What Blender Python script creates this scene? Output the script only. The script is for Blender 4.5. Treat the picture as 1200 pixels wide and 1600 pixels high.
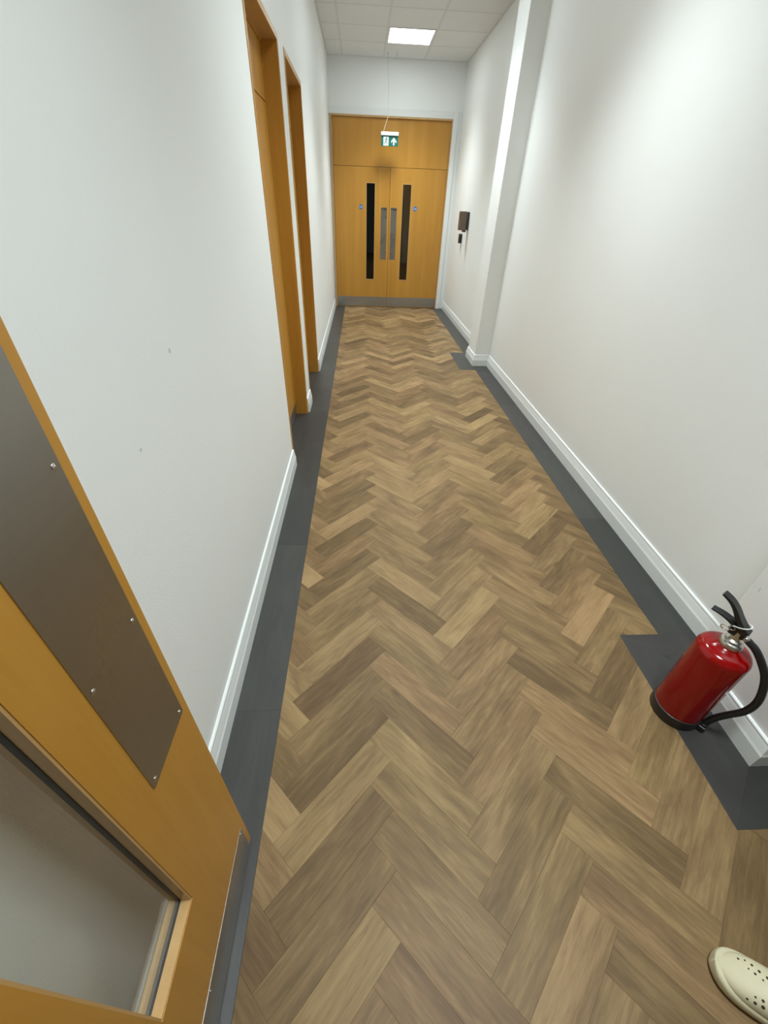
import bpy, bmesh, math, random
from mathutils import Vector, Matrix, Euler

for o in list(bpy.data.objects):
    bpy.data.objects.remove(o, do_unlink=True)
scene = bpy.context.scene
COL = scene.collection
rnd = random.Random(7)

# ------------------------------------------------------------------ camera
F_PX, PITCH, YAW, ROLL, CAM_H = 644.8, math.radians(36.5), math.radians(3.88), math.radians(-2.242), 1.5
fwd = Vector((math.sin(YAW)*math.cos(PITCH), math.cos(YAW)*math.cos(PITCH), -math.sin(PITCH)))
right = Vector((math.cos(YAW), -math.sin(YAW), 0))
down = fwd.cross(right)
r2 = math.cos(ROLL)*right + math.sin(ROLL)*down
d2 = -math.sin(ROLL)*right + math.cos(ROLL)*down
cam_data = bpy.data.cameras.new('camera')
cam = bpy.data.objects.new('camera', cam_data)
COL.objects.link(cam)
rot = Matrix((r2, -d2, -fwd)).transposed()
cam.matrix_world = Matrix.Translation((0, 0, CAM_H)) @ rot.to_4x4()
cam_data.sensor_fit = 'VERTICAL'
cam_data.sensor_height = 36.0
cam_data.lens = 36.0*F_PX/1600.0
cam_data.clip_start = 0.02
scene.camera = cam

# ------------------------------------------------------------------ world, exposure
world = bpy.data.worlds.new('world')
scene.world = world
world.use_nodes = True
world.node_tree.nodes['Background'].inputs[0].default_value = (0.9, 1.0, 0.97, 1)
world.node_tree.nodes['Background'].inputs[1].default_value = 0.02
scene.view_settings.view_transform = 'Standard'
scene.view_settings.look = 'None'
scene.view_settings.gamma = 1.0
scene.view_settings.use_curve_mapping = False
scene.view_settings.exposure = 1.4
LAMP_STRENGTH = 4.0          # glow of the diffuser itself
LAMP_WATTS = 8.5
LAMP_SPREAD = math.radians(100)
LAMP_COLOR = (0.855, 0.955, 0.99)

# ------------------------------------------------------------------ dimensions
XL, XR, XP = -0.478, 1.513, 1.342          # left wall, right wall, pier faces
P2A, P2B = 0.577, 0.935                    # near pier
P1A, P1B = 4.972, 5.335                    # far pier
YE = 8.40                                  # face of the end doors
ZC = 3.17                                  # ceiling
YB, XS = -2.6, 3.2                         # back wall, side wall
GL, GR, GP = -0.296, 1.326, 1.147          # inner edges of the grey floor border
T_BB = 0.019

# ------------------------------------------------------------------ node helpers
def new_mat(name):
    m = bpy.data.materials.new(name)
    m.use_nodes = True
    nt = m.node_tree
    b = nt.nodes['Principled BSDF']
    return m, nt, b

def N(nt, t, **kw):
    n = nt.nodes.new(t)
    for k, v in kw.items():
        setattr(n, k, v)
    return n

def noise(nt, scale, detail=4, rough=0.55, vec=None, dist=0.0):
    n = N(nt, 'ShaderNodeTexNoise')
    n.inputs['Scale'].default_value = scale
    n.inputs['Detail'].default_value = detail
    n.inputs['Roughness'].default_value = rough
    n.inputs['Distortion'].default_value = dist
    if vec is not None:
        nt.links.new(vec, n.inputs['Vector'])
    return n

def ramp(nt, fac, stops):
    r = N(nt, 'ShaderNodeValToRGB')
    e = r.color_ramp.elements
    while len(e) < len(stops):
        e.new(0.5)
    for el, (p, c) in zip(e, stops):
        el.position = p
        el.color = (*c, 1) if len(c) == 3 else c
    nt.links.new(fac, r.inputs[0])
    return r

def mapping(nt, vec, scale=(1, 1, 1), loc=(0, 0, 0)):
    m = N(nt, 'ShaderNodeMapping')
    m.inputs['Scale'].default_value = scale
    m.inputs['Location'].default_value = loc
    nt.links.new(vec, m.inputs['Vector'])
    return m.outputs[0]

def math_node(nt, op, a, b):
    n = N(nt, 'ShaderNodeMath', operation=op)
    for i, v in enumerate((a, b)):
        if isinstance(v, (int, float)):
            n.inputs[i].default_value = v
        else:
            nt.links.new(v, n.inputs[i])
    return n.outputs[0]

def mix_col(nt, fac, a, b, mode='MIX'):
    n = N(nt, 'ShaderNodeMix', data_type='RGBA', blend_type=mode)
    if isinstance(fac, (int, float)):
        n.inputs[0].default_value = fac
    else:
        nt.links.new(fac, n.inputs[0])
    for s, v in ((6, a), (7, b)):
        if isinstance(v, tuple):
            n.inputs[s].default_value = (*v, 1)
        else:
            nt.links.new(v, n.inputs[s])
    return n.outputs[2]

def bump(nt, b, height, strength, dist=0.001):
    n = N(nt, 'ShaderNodeBump')
    n.inputs['Strength'].default_value = strength
    n.inputs['Distance'].default_value = dist
    nt.links.new(height, n.inputs['Height'])
    nt.links.new(n.outputs[0], b.inputs['Normal'])

def obj_co(nt):
    return N(nt, 'ShaderNodeTexCoord').outputs['Object']

def paint(name, col, rough=0.6, var=0.03, bumps=0.15, scale=220):
    m, nt, b = new_mat(name)
    co = obj_co(nt)
    n1 = noise(nt, 1.3, 3, 0.6, co)
    lo = tuple(c*(1-var) for c in col)
    hi = tuple(min(1, c*(1+var)) for c in col)
    r = ramp(nt, n1.outputs[0], [(0.3, lo), (0.7, hi)])
    nt.links.new(r.outputs[0], b.inputs['Base Color'])
    b.inputs['Roughness'].default_value = rough
    if bumps:
        n2 = noise(nt, scale, 3, 0.6, co)
        bump(nt, b, n2.outputs[0], bumps, 0.002)
    return m

def plain(name, col, rough=0.5, metal=0.0, coat=0.0, var=0.06, scale=40):
    m, nt, b = new_mat(name)
    n1 = noise(nt, scale, 3, 0.6, obj_co(nt))
    r = ramp(nt, n1.outputs[0], [(0.3, tuple(c*(1-var) for c in col)), (0.7, tuple(min(1, c*(1+var)) for c in col))])
    nt.links.new(r.outputs[0], b.inputs['Base Color'])
    b.inputs['Roughness'].default_value = rough
    b.inputs['Metallic'].default_value = metal
    b.inputs['Coat Weight'].default_value = coat
    b.inputs['Coat Roughness'].default_value = 0.05
    return m

def veneer(name, dark, light, rough=0.38, axis=2):
    m, nt, b = new_mat(name)
    co = obj_co(nt)
    s = [9.0, 9.0, 9.0]; s[axis] = 0.45
    g1 = noise(nt, 1.0, 5, 0.62, mapping(nt, co, tuple(s)), 0.6)
    s2 = [120.0, 120.0, 120.0]; s2[axis] = 4.0
    g2 = noise(nt, 1.0, 3, 0.6, mapping(nt, co, tuple(s2)))
    f = math_node(nt, 'ADD', math_node(nt, 'MULTIPLY', g1.outputs[0], 0.75), math_node(nt, 'MULTIPLY', g2.outputs[0], 0.25))
    r = ramp(nt, f, [(0.32, dark), (0.68, light)])
    nt.links.new(r.outputs[0], b.inputs['Base Color'])
    b.inputs['Roughness'].default_value = rough
    bump(nt, b, g2.outputs[0], 0.08, 0.0006)
    return m

def plank_mat(name, stops, rough, spec, streak=0.5, knots=True):
    """Grain runs along U of the plank's own UV map; each plank has its own 'tone'."""
    m, nt, b = new_mat(name)
    uv = N(nt, 'ShaderNodeUVMap', uv_map='UVMap').outputs[0]
    ao = N(nt, 'ShaderNodeAttribute', attribute_type='OBJECT', attribute_name='tone').outputs['Fac']
    ag = N(nt, 'ShaderNodeAttribute', attribute_type='GEOMETRY', attribute_name='tone').outputs['Fac']
    bo = N(nt, 'ShaderNodeAttribute', attribute_type='OBJECT', attribute_name='grain').outputs['Fac']
    bg = N(nt, 'ShaderNodeAttribute', attribute_type='GEOMETRY', attribute_name='grain').outputs['Fac']
    tone = math_node(nt, 'ADD', ao, ag)
    seed = math_node(nt, 'ADD', bo, bg)
    comb = N(nt, 'ShaderNodeCombineXYZ')
    nt.links.new(math_node(nt, 'MULTIPLY', seed, 37.0), comb.inputs[0])
    nt.links.new(math_node(nt, 'MULTIPLY', seed, 91.0), comb.inputs[1])
    add = N(nt, 'ShaderNodeVectorMath', operation='ADD')
    nt.links.new(uv, add.inputs[0]); nt.links.new(comb.outputs[0], add.inputs[1])
    v = add.outputs[0]
    low = noise(nt, 1.0, 3, 0.55, mapping(nt, v, (3.5, 14, 1)), 0.8)
    mid = noise(nt, 1.0, 5, 0.6, mapping(nt, v, (7, 85, 1)), 0.5)
    fine = noise(nt, 1.0, 3, 0.6, mapping(nt, v, (25, 420, 1)))
    g = math_node(nt, 'ADD', math_node(nt, 'MULTIPLY', math_node(nt, 'SUBTRACT', low.outputs[0], 0.5), 1.1*streak),
                  math_node(nt, 'MULTIPLY', math_node(nt, 'SUBTRACT', mid.outputs[0], 0.5), 0.85*streak))
    g = math_node(nt, 'ADD', g, math_node(nt, 'MULTIPLY', math_node(nt, 'SUBTRACT', fine.outputs[0], 0.5), 0.45*streak))
    t = math_node(nt, 'ADD', tone, g)
    r = ramp(nt, t, stops)
    hue = ramp(nt, math_node(nt, 'FRACT', math_node(nt, 'MULTIPLY', seed, 7.31), 0.0), [(0.0, (1.04, 0.98, 0.96)), (0.5, (1.01, 1.0, 0.97)), (1.0, (1.0, 1.0, 0.92))])
    col = mix_col(nt, 1.0, r.outputs[0], hue.outputs[0], 'MULTIPLY')
    if knots:
        vo = N(nt, 'ShaderNodeTexVoronoi')
        vo.inputs['Scale'].default_value = 1.0
        nt.links.new(mapping(nt, v, (4.0, 11.0, 1)), vo.inputs['Vector'])
        k = ramp(nt, vo.outputs['Distance'], [(0.03, (1, 1, 1)), (0.14, (0, 0, 0))])
        gate = noise(nt, 1.0, 1, 0.5, mapping(nt, v, (1.7, 5, 1), (5, 3, 0)))
        gg = ramp(nt, gate.outputs[0], [(0.55, (0, 0, 0)), (0.62, (1, 1, 1))])
        kf = math_node(nt, 'MULTIPLY', math_node(nt, 'MULTIPLY', k.outputs[0], gg.outputs[0]), 0.55)
        dk = mix_col(nt, 1.0, col, (0.42, 0.36, 0.30), 'MULTIPLY')
        col = mix_col(nt, kf, col, dk)
    nt.links.new(col, b.inputs['Base Color'])
    b.inputs['Roughness'].default_value = rough
    b.inputs['Specular IOR Level'].default_value = spec
    bump(nt, b, fine.outputs[0], 0.12, 0.0005)
    return m

def glass_mat(name, tint, refl=0.09):
    m, nt, b = new_mat(name)
    out = nt.nodes['Material Output']
    tr = N(nt, 'ShaderNodeBsdfTransparent'); tr.inputs[0].default_value = (*tint, 1)
    gl = N(nt, 'ShaderNodeBsdfGlossy'); gl.inputs['Roughness'].default_value = 0.02
    lw = N(nt, 'ShaderNodeLayerWeight'); lw.inputs['Blend'].default_value = 0.5
    fr5 = math_node(nt, 'POWER', lw.outputs['Facing'], 5.0)
    fac = math_node(nt, 'ADD', math_node(nt, 'MULTIPLY', fr5, 0.9), 0.045)
    mx = N(nt, 'ShaderNodeMixShader')
    nt.links.new(fac, mx.inputs[0])
    nt.links.new(tr.outputs[0], mx.inputs[1]); nt.links.new(gl.outputs[0], mx.inputs[2])
    nt.links.new(mx.outputs[0], out.inputs['Surface'])
    return m

def brushed(name, col, rough=0.32, axis=0):
    m, nt, b = new_mat(name)
    s = [300.0, 300.0, 300.0]; s[axis] = 3.0
    co = obj_co(nt)
    n1 = noise(nt, 1.0, 3, 0.6, mapping(nt, co, tuple(s)))
    n2 = noise(nt, 7.0, 3, 0.6, co)
    r = ramp(nt, n1.outputs[0], [(0.3, tuple(c*0.95 for c in col)), (0.7, col)])
    nt.links.new(r.outputs[0], b.inputs['Base Color'])
    b.inputs['Metallic'].default_value = 1.0
    rr = ramp(nt, n2.outputs[0], [(0.35, (rough*0.85,)*3), (0.65, (rough*1.15,)*3)])
    nt.links.new(rr.outputs[0], b.inputs['Roughness'])
    return m

def emit(name, col, strength):
    m, nt, b = new_mat(name)
    b.inputs['Base Color'].default_value = (0.9, 0.9, 0.9, 1)
    b.inputs['Emission Color'].default_value = (*col, 1)
    b.inputs['Emission Strength'].default_value = strength
    return m

M = {}
M['wall'] = paint('wall_paint', (0.88, 0.892, 0.87), 0.55, 0.012, 0.22, 170)
M['gloss_white'] = paint('white_gloss', (0.82, 0.84, 0.82), 0.3, 0.01, 0.0)
M['tile'] = paint('ceiling_tile', (0.80, 0.81, 0.80), 0.9, 0.02, 0.3, 260)
M['grid'] = paint('ceiling_grid', (0.70, 0.71, 0.71), 0.6, 0.01, 0.0)
M['slab'] = paint('screed', (0.05, 0.045, 0.04), 0.9, 0.05, 0.1)
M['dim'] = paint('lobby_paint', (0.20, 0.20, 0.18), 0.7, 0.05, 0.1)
M['veneer'] = veneer('oak_veneer', (0.455, 0.207, 0.024), (0.56, 0.278, 0.046), 0.36)
M['veneer_h'] = veneer('oak_veneer_horizontal', (0.455, 0.207, 0.024), (0.56, 0.278, 0.046), 0.36, 0)
M['lipping'] = veneer('oak_lipping', (0.50, 0.29, 0.10), (0.60, 0.37, 0.15), 0.36)
M['steel'] = brushed('brushed_steel', (0.34, 0.325, 0.30), 0.30)
M['kick'] = brushed('kick_plate_steel', (0.42, 0.42, 0.41), 0.36)
M['screw'] = plain('screw_steel', (0.6, 0.58, 0.54), 0.25, 1.0)
M['gasket'] = plain('black_gasket', (0.012, 0.012, 0.012), 0.5)
M['glass'] = glass_mat('clear_glass', (0.97, 0.98, 0.96))
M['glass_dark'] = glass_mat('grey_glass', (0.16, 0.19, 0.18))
M['glass_brown'] = glass_mat('brown_glass', (0.85, 0.66, 0.36))
WOOD_STOPS = [(0.0, (0.070, 0.044, 0.021)), (0.30, (0.142, 0.089, 0.041)), (0.48, (0.212, 0.135, 0.063)), (0.66, (0.305, 0.202, 0.097)), (1.0, (0.42, 0.29, 0.145))]
M['plank'] = plank_mat('oak_plank', WOOD_STOPS, 0.48, 0.20, 0.55)
M['border'] = plank_mat('grey_border_plank', [(0.0, (0.026, 0.026, 0.025)), (0.5, (0.044, 0.043, 0.0415)), (1.0, (0.084, 0.082, 0.078))], 0.42, 0.4, 0.35)
M['red'] = plain('red_enamel', (0.25, 0.0015, 0.002), 0.13, 0.0, 0.0, 0.03)
M['rubber'] = plain('black_rubber', (0.012, 0.012, 0.012), 0.42)
M['black_paint'] = plain('black_lever', (0.011, 0.013, 0.013), 0.35)
M['chrome'] = plain('satin_chrome', (0.62, 0.61, 0.57), 0.28, 1.0)
M['tie'] = plain('white_tie', (0.75, 0.75, 0.72), 0.5)
M['paper'] = plain('cream_label', (0.75, 0.72, 0.66), 0.5)
M['green'] = plain('sign_green', (0.008, 0.13, 0.095), 0.35)
M['sign_white'] = plain('sign_white', (0.82, 0.88, 0.86), 0.4)
M['blue'] = plain('sign_blue', (0.03, 0.14, 0.42), 0.4)
M['ink'] = plain('dark_print', (0.02, 0.014, 0.016), 0.5)
M['cord'] = plain('cream_cord', (0.70, 0.62, 0.48), 0.5)
M['wire'] = plain('grey_wire', (0.55, 0.55, 0.55), 0.4, 0.6)
M['reader'] = plain('brown_keypad', (0.16, 0.115, 0.08), 0.35)
M['dark_plastic'] = plain('dark_plastic', (0.03, 0.028, 0.025), 0.4)
M['clog'] = plain('off_white_foam', (0.57, 0.52, 0.345), 0.55, 0, 0, 0.03, 25)
M['hole'] = plain('dark_hole', (0.03, 0.022, 0.012), 0.8)
M['lamp'] = emit('lamp_diffuser', LAMP_COLOR, LAMP_STRENGTH)

# ------------------------------------------------------------------ mesh helpers
def link(name, me, mat, parent=None):
    o = bpy.data.objects.new(name, me)
    if mat is not None and not me.materials:
        me.materials.append(mat if not isinstance(mat, str) else M[mat])
    COL.objects.link(o)
    if parent is not None:
        o.parent = parent
    return o

def finish(name, bm, mat, parent=None, smooth=False, loc=None, recalc=True):
    if recalc:
        bmesh.ops.recalc_face_normals(bm, faces=bm.faces)
    me = bpy.data.meshes.new(name)
    bm.to_mesh(me); bm.free()
    if smooth:
        for p in me.polygons:
            p.use_smooth = True
    o = link(name, me, mat, parent)
    if loc is not None:
        o.location = loc
    return o

def smooth_angle(o, deg=35):
    me = o.data
    bm = bmesh.new(); bm.from_mesh(me)
    for f in bm.faces:
        f.smooth = True
    for e in bm.edges:
        if len(e.link_faces) == 2 and e.calc_face_angle(0) > math.radians(deg):
            e.smooth = False
    bm.to_mesh(me); bm.free()

def box(bm, x0, x1, y0, y1, z0, z1, bev=0.0):
    vs = [bm.verts.new((x, y, z)) for x in (x0, x1) for y in (y0, y1) for z in (z0, z1)]
    q = [(0, 1, 3, 2), (4, 6, 7, 5), (0, 4, 5, 1), (2, 3, 7, 6), (0, 2, 6, 4), (1, 5, 7, 3)]
    fs = [bm.faces.new([vs[i] for i in f]) for f in q]
    if bev > 0:
        es = list({e for f in fs for e in f.edges})
        bmesh.ops.bevel(bm, geom=es, offset=bev, segments=2, affect='EDGES', profile=0.5)

def boxes(name, lst, mat, parent=None, bev=0.0):
    bm = bmesh.new()
    for b in lst:
        box(bm, *b, bev=bev)
    return finish(name, bm, mat, parent)

def prism(bm, poly, z0, z1):
    a = [bm.verts.new((x, y, z0)) for x, y in poly]
    b = [bm.verts.new((x, y, z1)) for x, y in poly]
    n = len(poly)
    bm.faces.new(a[::-1]); bm.faces.new(b)
    for i in range(n):
        bm.faces.new((a[i], a[(i+1) % n], b[(i+1) % n], b[i]))

def slab_xz(bm, poly, y0, y1):
    """polygon in X-Z extruded along Y"""
    a = [bm.verts.new((x, y0, z)) for x, z in poly]
    b = [bm.verts.new((x, y1, z)) for x, z in poly]
    n = len(poly)
    bm.faces.new(a); bm.faces.new(b[::-1])
    for i in range(n):
        bm.faces.new((a[i], b[i], b[(i+1) % n], a[(i+1) % n]))

def lathe(bm, prof, n=48, c=(0, 0, 0), a0=0.0, a1=2*math.pi):
    full = abs(a1-a0-2*math.pi) < 1e-6
    cnt = n if full else n+1
    rings = []
    for r, z in prof:
        if r < 1e-6:
            rings.append([bm.verts.new((c[0], c[1], c[2]+z))])
        else:
            rings.append([bm.verts.new((c[0]+r*math.cos(a0+(a1-a0)*i/n), c[1]+r*math.sin(a0+(a1-a0)*i/n), c[2]+z)) for i in range(cnt)])
    for p, q in zip(rings, rings[1:]):
        for i in range(n):
            j = (i+1) % cnt
            if len(p) == 1 and len(q) == 1:
                continue
            if len(p) == 1:
                bm.faces.new((p[0], q[i], q[j]))
            elif len(q) == 1:
                bm.faces.new((p[i], p[j], q[0]))
            else:
                bm.faces.new((p[i], p[j], q[j], q[i]))

def catmull(pts, k=6):
    P = [Vector(p) for p in pts]
    P = [P[0]*2-P[1]] + P + [P[-1]*2-P[-2]]
    out = []
    for i in range(1, len(P)-2):
        for s in range(k):
            t = s/k
            out.append(0.5*((2*P[i]) + (P[i+1]-P[i-1])*t + (2*P[i-1]-5*P[i]+4*P[i+1]-P[i+2])*t*t + (3*P[i]-P[i-1]-3*P[i+1]+P[i+2])*t**3))
    out.append(P[-2])
    return out

def tube(bm, path, r, n=12, closed=False):
    P = [Vector(p) for p in path]
    rings = []
    up = None
    m = len(P)
    for i, p in enumerate(P):
        if closed:
            t = (P[(i+1) % m]-P[i-1]).normalized()
        else:
            t = (P[min(i+1, m-1)]-P[max(i-1, 0)]).normalized()
        if up is None:
            up = t.orthogonal().normalized()
        up = (up - t*up.dot(t)).normalized()
        s = t.cross(up)
        rr = r[i] if isinstance(r, (list, tuple)) else r
        rings.append([bm.verts.new(p + rr*(math.cos(2*math.pi*k/n)*up + math.sin(2*math.pi*k/n)*s)) for k in range(n)])
    pairs = list(zip(rings, rings[1:]))
    if closed:
        pairs.append((rings[-1], rings[0]))
    for a, b in pairs:
        for k in range(n):
            bm.faces.new((a[k], a[(k+1) % n], b[(k+1) % n], b[k]))
    if not closed:
        bm.faces.new(rings[0][::-1]); bm.faces.new(rings[-1])

def empty(name, loc=(0, 0, 0), rz=0.0):
    o = bpy.data.objects.new(name, None)
    o.empty_display_size = 0.05
    COL.objects.link(o)
    o.location = loc; o.rotation_euler = (0, 0, rz)
    return o

def tag(o, label=None, cat=None, group=None, kind=None):
    if label: o['label'] = label
    if cat: o['category'] = cat
    if group: o['group'] = group
    if kind: o['kind'] = kind
    return o

def struct(o, label=None):
    o['kind'] = 'structure'
    if label: o['label'] = label
    return o

def text_mesh(name, body, size, mat, parent, loc, rot, depth=0.0004, align='CENTER'):
    cu = bpy.data.curves.new(name, 'FONT')
    cu.body = body; cu.size = size; cu.align_x = align; cu.align_y = 'CENTER'; cu.extrude = depth
    cu.space_line = 0.9
    cu.offset = size*0.03
    tmp = bpy.data.objects.new(name+'_tmp', cu)
    COL.objects.link(tmp)
    dg = bpy.context.evaluated_depsgraph_get()
    me = bpy.data.meshes.new_from_object(tmp.evaluated_get(dg))
    bpy.data.objects.remove(tmp, do_unlink=True)
    me.materials.clear()
    o = link(name, me, mat, parent)
    o.location = loc; o.rotation_euler = rot
    return o

# ================================================================== SHELL
# door openings in the left wall: near edge, far edge (Y) and head height
D1 = (2.615, 3.49)
D2 = (3.79, 4.63)
ZH = 2.24
LIN = 0.03
LW = 0.14
bm = bmesh.new()
ys = [(YB, D1[0]-0.0), (D1[1]+LIN, D2[0]-LIN), (D2[1]+LIN, YE+0.2)]
ys[0] = (YB, D1[0]-LIN)
for a, b in ys:
    box(bm, XL-LW, XL, a, b, 0, ZC+0.06)
for d in (D1, D2):
    box(bm, XL-LW, XL, d[0]-LIN, d[1]+LIN, ZH+LIN, ZC+0.06)
struct(finish('wall_left', bm, 'wall'), 'white painted wall on the left with two door recesses')

bm = bmesh.new()
prism(bm, [(XP, P2A), (XS, P2A), (XS, P2A+0.2), (XR+0.15, P2A+0.2), (XR+0.15, YE+0.2), (XR, YE+0.2), (XR, P1B), (XP, P1B), (XP, P1A), (XR, P1A), (XR, P2B), (XP, P2B)], 0, ZC+0.06)
o = finish('wall_right', bm, 'wall'); struct(o, 'white painted wall on the right with two shallow piers')
bv = o.modifiers.new('soft_edges', 'BEVEL'); bv.width = 0.004; bv.segments = 2; bv.limit_method = 'ANGLE'

FR_T, AR_T = 2.575, 2.655            # top of wooden frame, top of white architrave
FXL, FXR = -0.455, 1.375             # frame outside edges
struct(boxes('wall_end', [(XL, XR, YE+0.0, YE+0.15, FR_T, ZC+0.06), (FXR, XR, YE+0.0, YE+0.15, 0, FR_T), (XL, FXL, YE, YE+0.15, 0, FR_T)], 'wall'), 'white wall above the double doors')
struct(boxes('wall_back', [(XL-LW, XS, YB-0.15, YB, 0, ZC+0.06)], 'wall'), 'white wall behind the viewpoint')
struct(boxes('wall_side', [(XS, XS+0.15, YB-0.15, P2A+0.2, 0, ZC+0.06)], 'wall'), 'white wall of the side passage')
# dark lobby beyond the double doors
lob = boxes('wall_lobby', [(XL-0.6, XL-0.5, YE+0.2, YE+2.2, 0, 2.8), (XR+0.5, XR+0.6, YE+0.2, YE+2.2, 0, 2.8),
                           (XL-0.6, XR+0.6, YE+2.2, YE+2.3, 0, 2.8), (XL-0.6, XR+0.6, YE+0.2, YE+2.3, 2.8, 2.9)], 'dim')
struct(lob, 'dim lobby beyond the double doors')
boxes('lobby_fill_panel', [(0.35, 0.75, YE+1.0, YE+1.4, 2.78, 2.8)], emit('lobby_fill_glow', (1.0, 0.85, 0.6), 4.5), lob)  # added glow panel, out of view, lightens the door panes from behind
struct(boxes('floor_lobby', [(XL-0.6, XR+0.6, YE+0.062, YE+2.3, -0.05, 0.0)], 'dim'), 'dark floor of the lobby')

# ---------------------------------------------------------------- ceiling
ceil = boxes('ceiling', [(XL-LW, XS+0.15, YB-0.15, YE+0.2, ZC+0.03, ZC+0.08)], 'grid')
struct(ceil, 'suspended ceiling of white square tiles')
xs_lines = [XL, -0.262, 0.315, 0.892, 1.469]
xs_near = xs_lines + [2.046, 2.623, XS]
y_lines = [YE]
y = YE-0.05
while y > YB:
    if y < YE-0.3: y_lines.append(y)
    y -= 0.595
y_lines.append(YB)
LAMP_ROWS = []
tile_cache = {}
def tile_mesh(w, d):
    k = (round(w, 3), round(d, 3))
    if k not in tile_cache:
        bm = bmesh.new()
        box(bm, -w/2, w/2, -d/2, d/2, 0, 0.014)
        me = bpy.data.meshes.new('ceiling_tile'); bmesh.ops.recalc_face_normals(bm, faces=bm.faces); bm.to_mesh(me); bm.free()
        me.materials.append(M['tile'])
        tile_cache[k] = me
    return tile_cache[k]
lamp_cells = []
row_of = lambda yy: min(range(len(y_lines)-1), key=lambda i: abs((y_lines[i]+y_lines[i+1])/2-yy))
lamp_rows = {row_of(7.457), row_of(5.077), row_of(2.697), row_of(0.317)}
for i in range(len(y_lines)-1):
    y1, y0 = y_lines[i], y_lines[i+1]
    if y1-y0 < 0.06: continue
    lines = list(xs_near) if y1 < P2A+0.05 else list(xs_lines[:-1])+[XR]
    for x0, x1 in zip(lines, lines[1:]):
        if i in lamp_rows and abs(x0-0.315) < 1e-3:
            lamp_cells.append((x0, x1, y0, y1)); continue
        t = link('ceiling_tile', tile_mesh(x1-x0-0.022, y1-y0-0.022), 'tile', ceil)
        t.location = ((x0+x1)/2, (y0+y1)/2, ZC+0.0008+rnd.uniform(-0.0005, 0.0008))
for x in xs_lines[1:-1]:
    boxes('grid_bar', [(x-0.012, x+0.012, YB, YE, ZC-0.001, ZC+0.0285)], 'grid', ceil)
for y in y_lines[1:-1]:
    xe = XS if y < P2A else XR
    boxes('grid_bar', [(XL, xe, y-0.012, y+0.012, ZC-0.0005, ZC+0.028)], 'grid', ceil)
# wall angle trims at the ceiling edge
boxes('edge_angle', [(XL, XL+0.022, YB, YE, ZC-0.002, ZC+0.001)], 'grid', ceil)
boxes('edge_angle', [(XL, XR, YE-0.022, YE, ZC-0.0025, ZC+0.001)], 'grid', ceil)
boxes('edge_angle', [(XR-0.022, XR, P2B, YE, ZC-0.002, ZC+0.001)], 'grid', ceil)

lamp_labels = ['square white ceiling light panel above the exit sign, nearest the double doors',
               'square ceiling light panel over the two left doorways', 'square ceiling light panel over the middle of the corridor',
               'square ceiling light panel nearest the fire extinguisher']
for k, (x0, x1, y0, y1) in enumerate(lamp_cells):
    L = empty('ceiling_light', ((x0+x1)/2, (y0+y1)/2, ZC))
    tag(L, lamp_labels[k], 'ceiling light', 'ceiling light panels')
    w, d = (x1-x0)/2-0.013, (y1-y0)/2-0.013
    boxes('frame', [(-w, w, -d, -d+0.016, -0.003, 0.02), (-w, w, d-0.016, d, -0.003, 0.02), (-w, -w+0.016, -d, d, -0.0028, 0.02), (w-0.016, w, -d, d, -0.0028, 0.02)], 'gloss_white', L)
    boxes('diffuser', [(-w+0.016, w-0.016, -d+0.016, d-0.016, 0.0, 0.006)], 'lamp', L)
    ld = bpy.data.lights.new('panel_light', 'AREA')
    ld.shape = 'RECTANGLE'; ld.size = 2*w-0.034; ld.size_y = 2*d-0.034
    ld.energy = LAMP_WATTS; ld.color = LAMP_COLOR; ld.spread = LAMP_SPREAD
    lo_ = bpy.data.objects.new('panel_light', ld); COL.objects.link(lo_); lo_.parent = L; lo_.location = (0, 0, -0.0005)

# ---------------------------------------------------------------- floor: screed, grey border, herringbone planks
floor = boxes('floor', [(XL-LW, XS+0.15, YB-0.15, YE+0.06, -0.06, -0.004)], 'slab')
struct(floor, 'oak herringbone floor with a dark grey border')

def clip_poly(poly, a, b, c):
    """keep a*x+b*y<=c"""
    out = []
    n = len(poly)
    for i in range(n):
        p, q = poly[i], poly[(i+1) % n]
        dp, dq = a*p[0]+b*p[1]-c, a*q[0]+b*q[1]-c
        if dp <= 0: out.append(p)
        if dp*dq < 0:
            t = dp/(dp-dq)
            out.append((p[0]+t*(q[0]-p[0]), p[1]+t*(q[1]-p[1])))
    return out

def area(poly):
    return 0.5*abs(sum(poly[i][0]*poly[(i+1) % len(poly)][1]-poly[(i+1) % len(poly)][0]*poly[i][1] for i in range(len(poly))))

def inset(poly, d):
    n = len(poly)
    s = sum(poly[i][0]*poly[(i+1) % n][1]-poly[(i+1) % n][0]*poly[i][1] for i in range(n))
    if s < 0: poly = poly[::-1]
    out = []
    for i in range(n):
        p0, p1, p2 = Vector(poly[i-1]), Vector(poly[i]), Vector(poly[(i+1) % n])
        e1 = (p1-p0); e2 = (p2-p1)
        if e1.length < 1e-6 or e2.length < 1e-6: continue
        e1.normalize(); e2.normalize()
        n1 = Vector((-e1.y, e1.x)); n2 = Vector((-e2.y, e2.x))
        k = 1+n1.dot(n2)
        m = (n1+n2)/max(k, 0.25)
        out.append((p1.x+m.x*d, p1.y+m.y*d))
    return out

def dedupe(poly):
    out = []
    for p in poly:
        if not out or (abs(p[0]-out[-1][0])+abs(p[1]-out[-1][1])) > 1e-4: out.append(p)
    if len(out) > 1 and abs(out[0][0]-out[-1][0])+abs(out[0][1]-out[-1][1]) < 1e-4: out.pop()
    return out

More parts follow.
